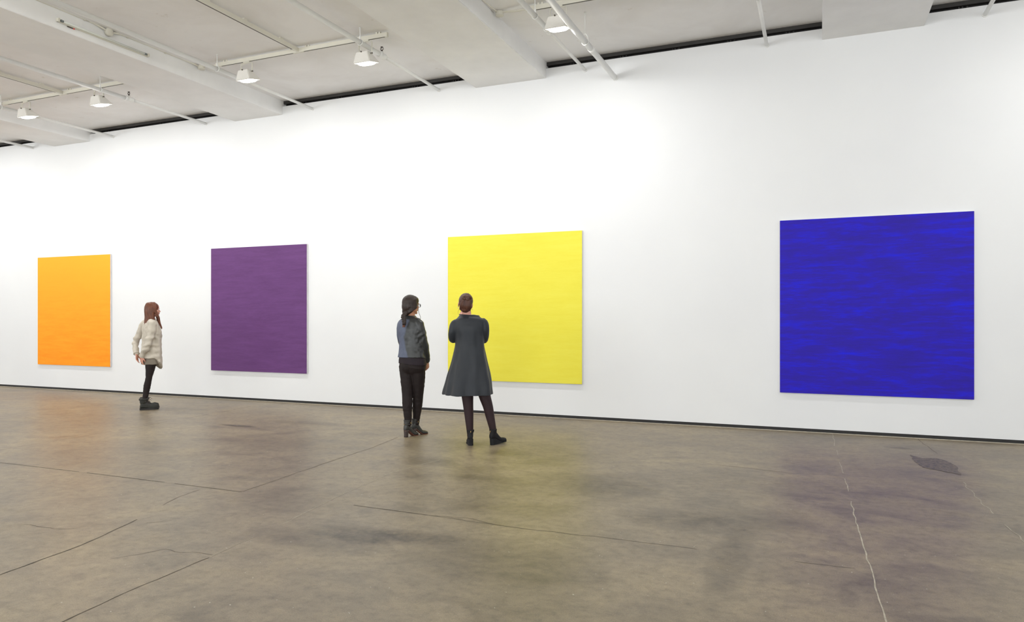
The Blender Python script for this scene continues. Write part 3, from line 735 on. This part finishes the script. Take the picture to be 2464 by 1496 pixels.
tube(bm, [(.030, -.135, 1.365, .055), (.055, -.172, 1.325, .062), (.035, -.205, 1.18, .055), (-.012, -.222, 1.03, .051), (-.05, -.18, .925, .048), (-.088, -.122, .845, .040)], 4, 18)
tube(bm, [(-.030, .14, 1.365, .055), (-.062, .172, 1.325, .062), (-.125, .205, 1.18, .053), (-.178, .212, 1.05, .048), (-.178, .135, .95, .046), (-.165, .07, .875, .040)], 4, 18)
shirt_f = folds(.010, 10, 11, 11)
fuse('shirt', bm, .006, M['shirt'], root, 3, lambda c: shirt_f(c) + .0065 * math.sin(c.z * 66 + c.y * 14 + 2.5 * noise.noise(c * 8)) * max(0, min(1, (abs(c.y) - .13) / .03)) * max(0, min(1, (1.22 - c.z) / .1)) + .0050 * noise.noise(Vector((c.x * 28, c.y * 28, c.z * 20))))
bm = bmesh.new()   # rolled hem edge on the near sleeve and the cuff
for (c0, r, ax) in (((-.090, -.119, .842), .041, (-.03, .045, -.07)), ((-.165, .068, .872), .041, (.01, -.06, -.08))):
    v = Vector(ax).normalized(); s = v.cross(Vector((0, 0, 1))).normalized(); q = v.cross(s)
    ring = [(*(Vector(c0) + s * r * math.cos(a) + q * r * math.sin(a)), .006) for a in [2 * PI * i / 20 for i in range(21)]]
    tube(bm, ring, 1, 8, ends=False); obj('cuff', bm, M['shirt'], root, True); bm = bmesh.new()
bm.free()
bm = bmesh.new()   # long straight hair
ell(bm, (-.014, 0, .040), (.101, .083, .088), seg=28, rings=18)
ell(bm, (-.038, 0, -.01), (.074, .077, .105), seg=24, rings=16)
rnd = random.Random(4)
for side in (-1, 1):
    for i in range(24):
        ph = math.radians(62 + i * 5.2); c_, s_ = math.cos(ph), math.sin(ph) * side; j = rnd.uniform(-.006, .006)
        px_ = .055 * c_ + .01
        pts = [(px_ * .8, side * .006, .118 - abs(c_) * .012, .010, .005), (.07 * c_ - .008, s_ * .055, .105, .016, .006), (.094 * c_ - .010, s_ * .082, .05, .018, .008), (.098 * c_ - .012, s_ * .088, -.02, .018, .009)]
        if math.radians(86) < ph < math.radians(112):
            pts += [(.085 * c_ - .008, s_ * .092, -.09, .020, .009), (.090 * c_ - .004, s_ * .096, -.165 - .02 * (i % 2), .014, .007)]
        elif ph < math.radians(96):       # in front of the shoulder
            pts += [(.055 + .02 * c_ + j, s_ * .088, -.10, .018, .009), (.070 + .03 * c_ + j, s_ * .085, -.20, .016, .008), (.098 + .02 * c_ + j, s_ * .075, -.295 + rnd.uniform(-.01, .015), .011, .005)]
        else:
            pts += [(.090 * c_ - .010 + j, s_ * .085 + side * .004, -.10, .018, .009), (.095 * c_ - .022 + j, s_ * .08, -.19, .015, .008), (.100 * c_ - .040 + j, s_ * .07, -.285 + rnd.uniform(-.02, .03), .008, .005)]
        tube(bm, pts, 3, 8, up=(c_, s_, .01))
h_ = fuse('hair', bm, .0045, M['hair_red'], root, 1, lambda c: .0022 * noise.noise(Vector((c.x * 70, c.y * 70, c.z * 4)))); h_.matrix_local = Mh
for nm, Lg in (('boot', LEG_N), ('boot', LEG_F)):
    b = boot(root, nm, (Lg[-1][0] - .004, Lg[-1][1], 0), 6, M['boot_green'], .180, .052, .014, .262, None, M['rubber'], .012, .042, work=True)
    bm = bmesh.new(); hloft(bm, [(.150, -.012, 0, .062, .056), (.158, -.012, 0, .066, .060), (.176, -.012, 0, .064, .058), (.182, -.012, 0, .058, .052)], 0, 3, 24); obj('padded_collar', bm, M['boot_green'], b, True)
    bm = bmesh.new()
    for q in range(6):
        z = .062 + q * .018; x = .092 - q * .011; w2 = .018
        tube(bm, [(x - .012, -w2 - .006, z - .006, .0028), (x, -.006, z + .004, .0028), (x + .001, .006, z + .004, .0028), (x - .012, w2 + .006, z + .012, .0028)], 2, 6)
    tube(bm, [(.040, -.004, .165, .0026), (.062, -.02, .170, .0026), (.080, -.03, .160, .0026), (.094, -.034, .148, .0024)], 3, 6)
    tube(bm, [(.040, .004, .165, .0026), (.058, .0, .178, .0026), (.070, -.010, .172, .0026), (.058, -.008, .160, .0026)], 3, 6)
    obj('lace', bm, M['lace'], b, True)

# ---- woman in the leather jacket, middle
root = person(1000, 8.75, 'woman in a black leather jacket and trousers with a braid, glasses and heeled boots')
Y2 = 50; YR = math.radians(Y2)
bm = bmesh.new(); Mh = head_matrix((-.052, .02, 1.585), 32, 0, 0)
add_head(bm, Mh)
tube(bm, [(-.065, .02, 1.40, .058, .054), (-.058, .02, 1.45, .050, .048), (-.050, .02, 1.52, .048, .050)], 3, 18)
hloft(bm, [(1.44, -.060, .02, .05, .06), (1.40, -.062, .02, .075, .13), (1.34, -.055, .02, .09, .165), (1.2, -.05, .02, .10, .155), (1.05, -.045, .01, .085, .125), (.94, -.04, 0, .10, .155), (.84, -.04, 0, .105, .16), (.78, -.04, 0, .08, .13)], YR)
RA = [(.040, -.070, 1.350), (.075, -.085, 1.22), (.108, -.060, 1.075), (.128, -.015, .985), (.138, .02, .915)]
LA = [(-.165, .13, 1.350), (-.175, .15, 1.22), (-.145, .20, 1.09), (-.06, .28, 1.03), (.03, .30, 1.0)]
for P_ in (RA, LA): tube(bm, [(*p, r) for p, r in zip(P_, (.045, .040, .036, .031, .024))], 4)
add_hand(bm, (.139, .024, .905), (.03, .05, -.30), (.7, -.5, .1), .92, .75, 1)
add_hand(bm, (.04, .30, 1.0), (.9, -.1, -.1), (.1, .6, .7), .92, .5, 1)
L2 = [(-.105, .03, .84), (-.104, .0, .70), (-.098, -.03, .51), (-.098, -.055, .37), (-.088, -.060, .17)]
R2 = [(.022, -.03, .84), (.035, -.02, .70), (.030, .01, .51), (.022, .025, .37), (.008, .045, .17)]
RL2 = (.098, .082, .066, .060, .040)
for Lg in (L2, R2): tube(bm, [(*p, r - .007) for p, r in zip(Lg, RL2)] + [(Lg[-1][0], Lg[-1][1], .15, .030)], 4)
def lipfn(Mx): 
    inv = Mx.inverted()
    def f(c, n):
        q = inv @ c
        return 1 if (q.x > .080 and abs(q.y) < .020 and -.071 < q.z < -.048) else 0
    return f
fuse('body', bm, .0045, M['skin_warm'], root, 2, mats=[M['lips']], matfn=lipfn(Mh))
add_eyes(root, Mh)
bm = bmesh.new()
for Lg in (L2, R2): tube(bm, [(*p, r) for p, r in zip(Lg, RL2)] + [(Lg[-1][0], Lg[-1][1], .15, .040)], 4, 18)
hloft(bm, [(1.0, -.038, .0, .105, .145), (.93, -.036, .0, .120, .172), (.85, -.036, .0, .125, .182), (.79, -.036, .0, .105, .165), (.75, -.036, 0, .07, .12)], YR)
ell(bm, (-.090, -.040, .85), (.085, .075, .10)); ell(bm, (.0, -.065, .85), (.08, .065, .10))
fuse('trousers', bm, .006, M['leggings'], root, 4, folds(.003, 9, 34, 21))
bm = bmesh.new(); hloft(bm, [(1.05, -.045, .0, .112, .150), (.93, -.037, .0, .136, .182), (.872, -.036, 0, .138, .188)], YR, mod=lambda a, z: (1 + .01 * math.sin(6 * a), .012 * math.sin(a)))
fuse('blouse', bm, .006, fabric('black_blouse', (40, 32, 38), .7, .1), root, 2, folds(.003, 12, 12, 2))
bm = bmesh.new()
def jack(a, z):
    low = max(0, (1.0 - z) / .05)
    return 1 + .012 * math.sin(6 * a + .5) * (z < 1.1), -low * .032 * max(0, math.cos(a + .3)) + low * .0
hloft(bm, [(1.462, -.060, .02, .060, .062), (1.445, -.062, .02, .066, .075), (1.42, -.062, .02, .080, .125), (1.385, -.060, .02, .098, .165), (1.33, -.056, .02, .112, .186), (1.22, -.052, .015, .118, .180), (1.12, -.050, .01, .118, .168), (1.0, -.045, .0, .130, .182), (.955, -.045, 0, .137, .190)], YR, 3, 56, jack)
tube(bm, [(.000, -.045, 1.385, .052)] + [(*p, r) for p, r in zip(RA, (.062, .055, .051, .046, .038))], 4, 18)
tube(bm, [(-.13, .11, 1.385, .052)] + [(*p, r) for p, r in zip(LA, (.060, .055, .050, .045, .038))], 4, 18)
jf = folds(.005, 12, 14, 31)
fuse('jacket', bm, .0055, M['jacket'], root, 3, lambda c: jf(c) * (1.3 if c.x > -.02 else .7) + (.0025 * math.sin((c.z - c.x * .8) * 60 + 3 * noise.noise(c * 9)) if c.x > .03 and c.z > .95 else 0))
bm = bmesh.new()   # draped front lapel standing off the chest
pts = [(.045, .10, 1.36), (.085, .09, 1.29), (.118, .075, 1.215), (.098, .07, 1.18), (.07, .09, 1.2), (.04, .12, 1.3)]
vs = [bm.verts.new(p) for p in pts]; f0 = bm.faces.new(vs); r_ = bmesh.ops.extrude_face_region(bm, geom=[f0])
bmesh.ops.translate(bm, vec=(.006, .012, 0), verts=[v for v in r_['geom'] if isinstance(v, bmesh.types.BMVert)])
obj('lapel', bm, M['leather'], root)
bm = bmesh.new()   # hair drawn back into a low braid
ell(bm, (-.016, 0, .038), (.104, .084, .092), seg=28, rings=18)
ell(bm, (-.042, 0, -.012), (.080, .079, .098), seg=24, rings=16)
ell(bm, (-.055, .02, -.075), (.055, .055, .055)); ell(bm, (.030, 0, .055), (.062, .078, .062))
for s in (-1, 1):
    for i in range(9):
        z0 = .085 - i * .013
        tube(bm, [(.062 - .004 * i, s * (.045 + .003 * i), z0, .008, .005), (.02, s * .080, z0 - .012, .012, .006), (-.04, s * .078, z0 - .045, .012, .006), (-.085, s * .04, -.075 - .003 * i, .011, .006), (-.085, .03, -.105, .012, .008)], 3, 8, up=(0, s, .1))
fuse('hair', bm, .0045, M['hair_dark'], root, 1, lambda c: .0018 * noise.noise(Vector((c.x * 16, c.y * 60, c.z * 55)))).matrix_local = Mh
hair = [o for o in root.children if o.name.startswith('hair')][0]
bm = bmesh.new()   # braid, laid over the back
B = crom([(-.118, -.06, 1.495), (-.145, -.075, 1.455), (-.138, -.10, 1.41), (-.136, -.112, 1.37), (-.138, -.108, 1.352)], 8)
for i, p in enumerate(B[::2]):
    tq = i / len(B[::2]); s = (-1) ** i; r = .027 - .012 * tq
    ell(bm, (p[0] + s * r * .50, p[1] - .004, p[2]), (r * .95, r * .8, r * .62), Matrix.Rotation(s * .75, 3, 'Y'), 14, 10)
bo = fuse('braid', bm, .003, M['hair_dark'], root, 1)
bm = bmesh.new(); lathe(bm, [(.008, -.006), (.012, -.005), (.012, .005), (.008, .006)], (-.138, -.110, 1.350), 'z', 12); obj('hair_tie', bm, M['black'], bo, True)
bm = bmesh.new()
for i in range(9):
    a = 2 * PI * i / 9; tube(bm, [(-.138, -.110, 1.352, .006), (-.140 + .010 * math.cos(a), -.112 + .006 * math.sin(a), 1.338, .006), (-.142 + .014 * math.cos(a), -.113 + .008 * math.sin(a), 1.322, .003)], 2, 6)
obj('braid_tuft', bm, M['hair_red'], bo, True)
bm = bmesh.new()
tube(bm, [(.040, -.060, .03, .0022), (.060, -.064, -.04, .0024), (.066, -.066, -.09, .0024), (.088, -.068, -.14, .002), (.086, -.066, -.175, .0018), (.072, -.064, -.205, .001)], 4, 8)
obj('loose_strand', bm, M['hair_dark'], root, True).matrix_local = Mh
bm = bmesh.new()   # glasses
for s in (-1, 1):
    ring = [(.098, s * .034 + .025 * math.cos(a), -.003 + .021 * math.sin(a), .0020) for a in [2 * PI * i / 28 for i in range(29)]]
    tube(bm, ring, 1, 8, ends=False, up=(1, 0, 0)); tube(bm, [(.097, s * .058, .004, .0022), (.088, s * .070, .004, .002), (.03, s * .077, 0, .002), (-.015, s * .078, -.004, .002)], 3, 8)
tube(bm, [(.099, -.010, .002, .002), (.101, 0, .005, .002), (.099, .010, .002, .002)], 3, 8)
gl = obj('glasses', bm, M['frame'], root, True); gl.matrix_local = Mh
for s in (-1, 1):
    bm = bmesh.new(); lathe(bm, [(.0001, -.0006), (.024, -.0005), (.024, .0005), (.0001, .0006)], (.098, s * .034, -.003), 'x', 24); obj('glasses_lens', bm, M['lens'], gl, True)
for (ax, ay, yw) in ((-.090, -.055, 46), (.006, .050, 34)):
    b = boot(root, 'ankle_boot', (ax, ay, 0), yw, M['boot_grey'], .205, .044, .075, .235, M['heel_dark'], M['sole_tan'], .005, .032)
    bm = bmesh.new(); hloft(bm, [(.150, -.012, 0, .048, .044), (.159, -.012, 0, .048, .044)], 0, 2, 24); obj('ankle_strap', bm, M['boot_grey'], b, True)
    bm = bmesh.new(); cyl(bm, (-.058, 0, .155), (-.068, -.004, .156), .004, 8); obj('buckle', bm, M['gold'], b, True)
    bm = bmesh.new(); box(bm, -.002, .002, -.0475, -.042, .155, .178); obj('zipper', bm, M['gold'], b, True)

# ---- woman in the charcoal dress, right
root = person(1165, 8.15, 'woman in a charcoal A-line dress with pinned-up hair, seen from behind before the yellow canvas')
bm = bmesh.new(); Mh = head_matrix((-.212, .0, 1.590), 96, 4, 7)
add_head(bm, Mh)
tube(bm, [(-.180, .0, 1.40, .062, .056), (-.192, .0, 1.45, .052, .050), (-.204, -.005, 1.53, .051, .052)], 3, 18)
hloft(bm, [(1.45, -.175, .0, .05, .07), (1.405, -.172, .0, .075, .15), (1.34, -.170, .0, .09, .165), (1.2, -.165, .02, .10, .15), (1.05, -.165, .02, .085, .13), (.92, -.165, 0, .105, .165), (.84, -.165, 0, .105, .165), (.78, -.165, 0, .08, .14)], PI / 2)
LA = [(-.330, .0, 1.365), (-.352, .005, 1.27), (-.355, .05, 1.190), (-.320, .16, 1.27), (-.285, .155, 1.395)]
RA = [(-.010, .0, 1.370), (.008, .005, 1.27), (.002, .06, 1.185), (-.12, .21, 1.17), (-.24, .20, 1.20)]
for P_ in (LA, RA): tube(bm, [(*p, r) for p, r in zip(P_, (.044, .041, .037, .033, .024))], 5)
add_hand(bm, (-.284, .150, 1.405), (.18, -.22, .72), (-.8, -.4, .2), .92, .45, 1)
add_hand(bm, (-.25, .20, 1.20), (-1, -.1, .1), (0, 1, .3), .92, .5, 1)
L3 = [(-.205, .0, .80), (-.192, -.01, .60), (-.180, -.02, .44), (-.172, -.02, .34), (-.158, -.025, .13)]
R3 = [(-.040, .0, .80), (-.008, .0, .60), (.040, -.01, .44), (.062, -.01, .34), (.108, -.015, .13)]
RL3 = (.088, .072, .058, .052, .036)
for Lg in (L3, R3): tube(bm, [(*p, r - .006) for p, r in zip(Lg, RL3)] + [(Lg[-1][0], Lg[-1][1], .115, .028)], 4)
fuse('body', bm, .0045, M['skin'], root, 2, mats=[M['lips']], matfn=lipfn(Mh))
add_eyes(root, Mh)
bm = bmesh.new()
for Lg in (L3, R3): tube(bm, [(*p, r) for p, r in zip(Lg, RL3)] + [(Lg[-1][0], Lg[-1][1], .10, .036)], 5, 20)
hloft(bm, [(1.0, -.165, 0, .09, .135), (.88, -.165, 0, .115, .172), (.80, -.160, 0, .10, .165), (.76, -.15, 0, .07, .13)], PI / 2)
fuse('tights', bm, .005, M['tights'], root, 3)
bm = bmesh.new()
def dressmod(a, z):
    q = max(0, min(1, (1.22 - z) / .60))
    x = math.sin(a) * -1          # +1 on the viewer's right, yaw is 90 degrees
    back = max(0, -math.cos(a))   # side facing the camera
    s = 1 + q * (.05 * math.sin(5 * a + .6) + .05 * math.sin(9 * a + 2.1)) + q * .10 * back * math.exp(-((x + .62) / .16) ** 2) + q * .09 * back * math.exp(-((x - .72) / .14) ** 2)
    return s, 0
hloft(bm, [(1.461, -.170, .010, .080, .113), (1.452, -.170, .008, .083, .116), (1.436, -.170, .004, .090, .132), (1.424, -.171, .0, .094, .150), (1.408, -.171, .0, .10, .172), (1.375, -.170, .0, .108, .180), (1.30, -.168, .0, .122, .172), (1.20, -.162, .005, .130, .163), (1.10, -.160, .01, .140, .172), (.95, -.163, .01, .165, .202), (.82, -.168, .01, .190, .232), (.70, -.172, .01, .210, .256), (.60, -.178, .01, .225, .272), (.565, -.180, .01, .230, .277)], PI / 2, 4, 96, dressmod)
tube(bm, [(-.270, .0, 1.375, .045)] + [(*p, r) for p, r in zip(LA[:3], (.052, .051, .047))] + [(-.335, .11, 1.215, .045)], 5, 20)
tube(bm, [(-.070, .0, 1.378, .045)] + [(*p, r) for p, r in zip(RA[:3], (.052, .050, .047))] + [(-.035, .13, 1.178, .045)], 5, 20)
df = folds(.010, 8, 3.2, 41)
fuse('dress', bm, .0055, M['dress'], root, 3, lambda c: df(c) + .0022 * math.exp(-((c.z - 1.375) / .04) ** 2 - ((c.x + .16) / .07) ** 2) * math.sin((c.z - .12 * c.x + .01 * noise.noise(c * 6)) * 140) * (1 if c.y < .0 else 0))
bm = bmesh.new(); C1 = [(-.170 + .113 * math.cos(a), .010 + .080 * math.sin(a), 1.462 - .008 * math.cos(a), .0045) for a in [2 * PI * i / 40 for i in range(41)]]
tube(bm, C1, 1, 8, ends=False); obj('collar_edge', bm, M['dress'], root, True)
bm = bmesh.new()   # pinned-up hair
ell(bm, (-.014, 0, .036), (.101, .081, .088), seg=28, rings=18)
ell(bm, (-.042, 0, -.010), (.074, .070, .088), seg=24, rings=16)
ell(bm, (-.058, 0, -.058), (.046, .050, .040))
for i in range(15):
    a = (i - 7) / 7; jx = noise.noise(Vector((i * 3.1, 0, 0))) * .01
    tube(bm, [(-.045 - .02 * (1 - a * a), a * .052, -.085 + .02 * a * a, .009, .006), (-.095 - .012 * (1 - a * a), a * .055, -.035, .012, .006), (-.108, a * .045 + jx, .02, .012, .007), (-.108, a * .02 + jx, .058, .010, .007)], 3, 8, up=(1, 0, 0))
for i in range(10):
    s = -1 if i % 2 else 1; z0 = .0 + i * .006; q = math.sqrt(1 - ((z0 - .024) / .092) ** 2)
    tube(bm, [(.045, s * .060 * q, z0 + .01, .008, .005), (.0, s * .074 * q, z0 + .012, .011, .006), (-.06, s * .062 * q, z0 + .02, .011, .006), (-.10, s * .03, .045, .010, .006)], 3, 8, up=(0, s, 0))
fuse('hair', bm, .0045, M['hair_bun'], root, 1, lambda c: .0016 * noise.noise(Vector((c.x * 30, c.y * 75, c.z * 22)))).matrix_local = Mh
hair = [o for o in root.children if o.name.startswith('hair')][0]
bm = bmesh.new()
for (r, w_, ph, yy, zz) in ((.030, .014, 0, .012, .070), (.020, .014, 1.2, .010, .066), (.026, .013, 2.4, -.018, .072)):
    ring = [(-.098 - .014 * math.cos(2 * a + ph), yy + r * math.cos(a), zz + r * .75 * math.sin(a), w_) for a in [2 * PI * i / 20 for i in range(21)]]
    tube(bm, ring, 1, 10, ends=False, up=(1, 0, 0))
ell(bm, (-.098, 0, .070), (.022, .034, .028)); tube(bm, [(-.06, -.01, .112, .006), (-.055, -.014, .124, .003), (-.052, -.018, .130, .0015)], 2, 6)
bo = fuse('bun', bm, .004, M['hair_bun'], root, 1, lambda c: .0016 * noise.noise(Vector((c.x * 60, c.y * 60, c.z * 90)))); bo.matrix_local = Mh
for s in (-1, 1):
    bm = bmesh.new(); ell(bm, (-.004, s * .080, -.052), (.005, .005, .005)); obj('earring', bm, M['pearl'], root, True).matrix_local = Mh
    bm = bmesh.new(); tube(bm, [(-.03, s * .060, -.05, .0012), (-.028, s * .072, -.09, .0012), (-.022, s * .068, -.125, .0008)], 3, 5); obj('loose_strand', bm, M['hair_bun'], root, True).matrix_local = Mh
for (ax, ay, yw, pt) in ((-.156, -.020, 96, 0), (.120, -.015, 42, 5)):
    b = boot(root, 'wedge_boot', (ax, ay, 0), yw, M['boot_black'], .172, .042, .062, .240, M['boot_black'], None, .008, .033, pitch=pt, wedge=True)
    bm = bmesh.new(); box(bm, -.058, -.052, -.002, .002, .140, .158); ell(bm, (-.056, -.0, .160), (.005, .005, .005)); obj('zip_pull', bm, M['gold'], b, True)
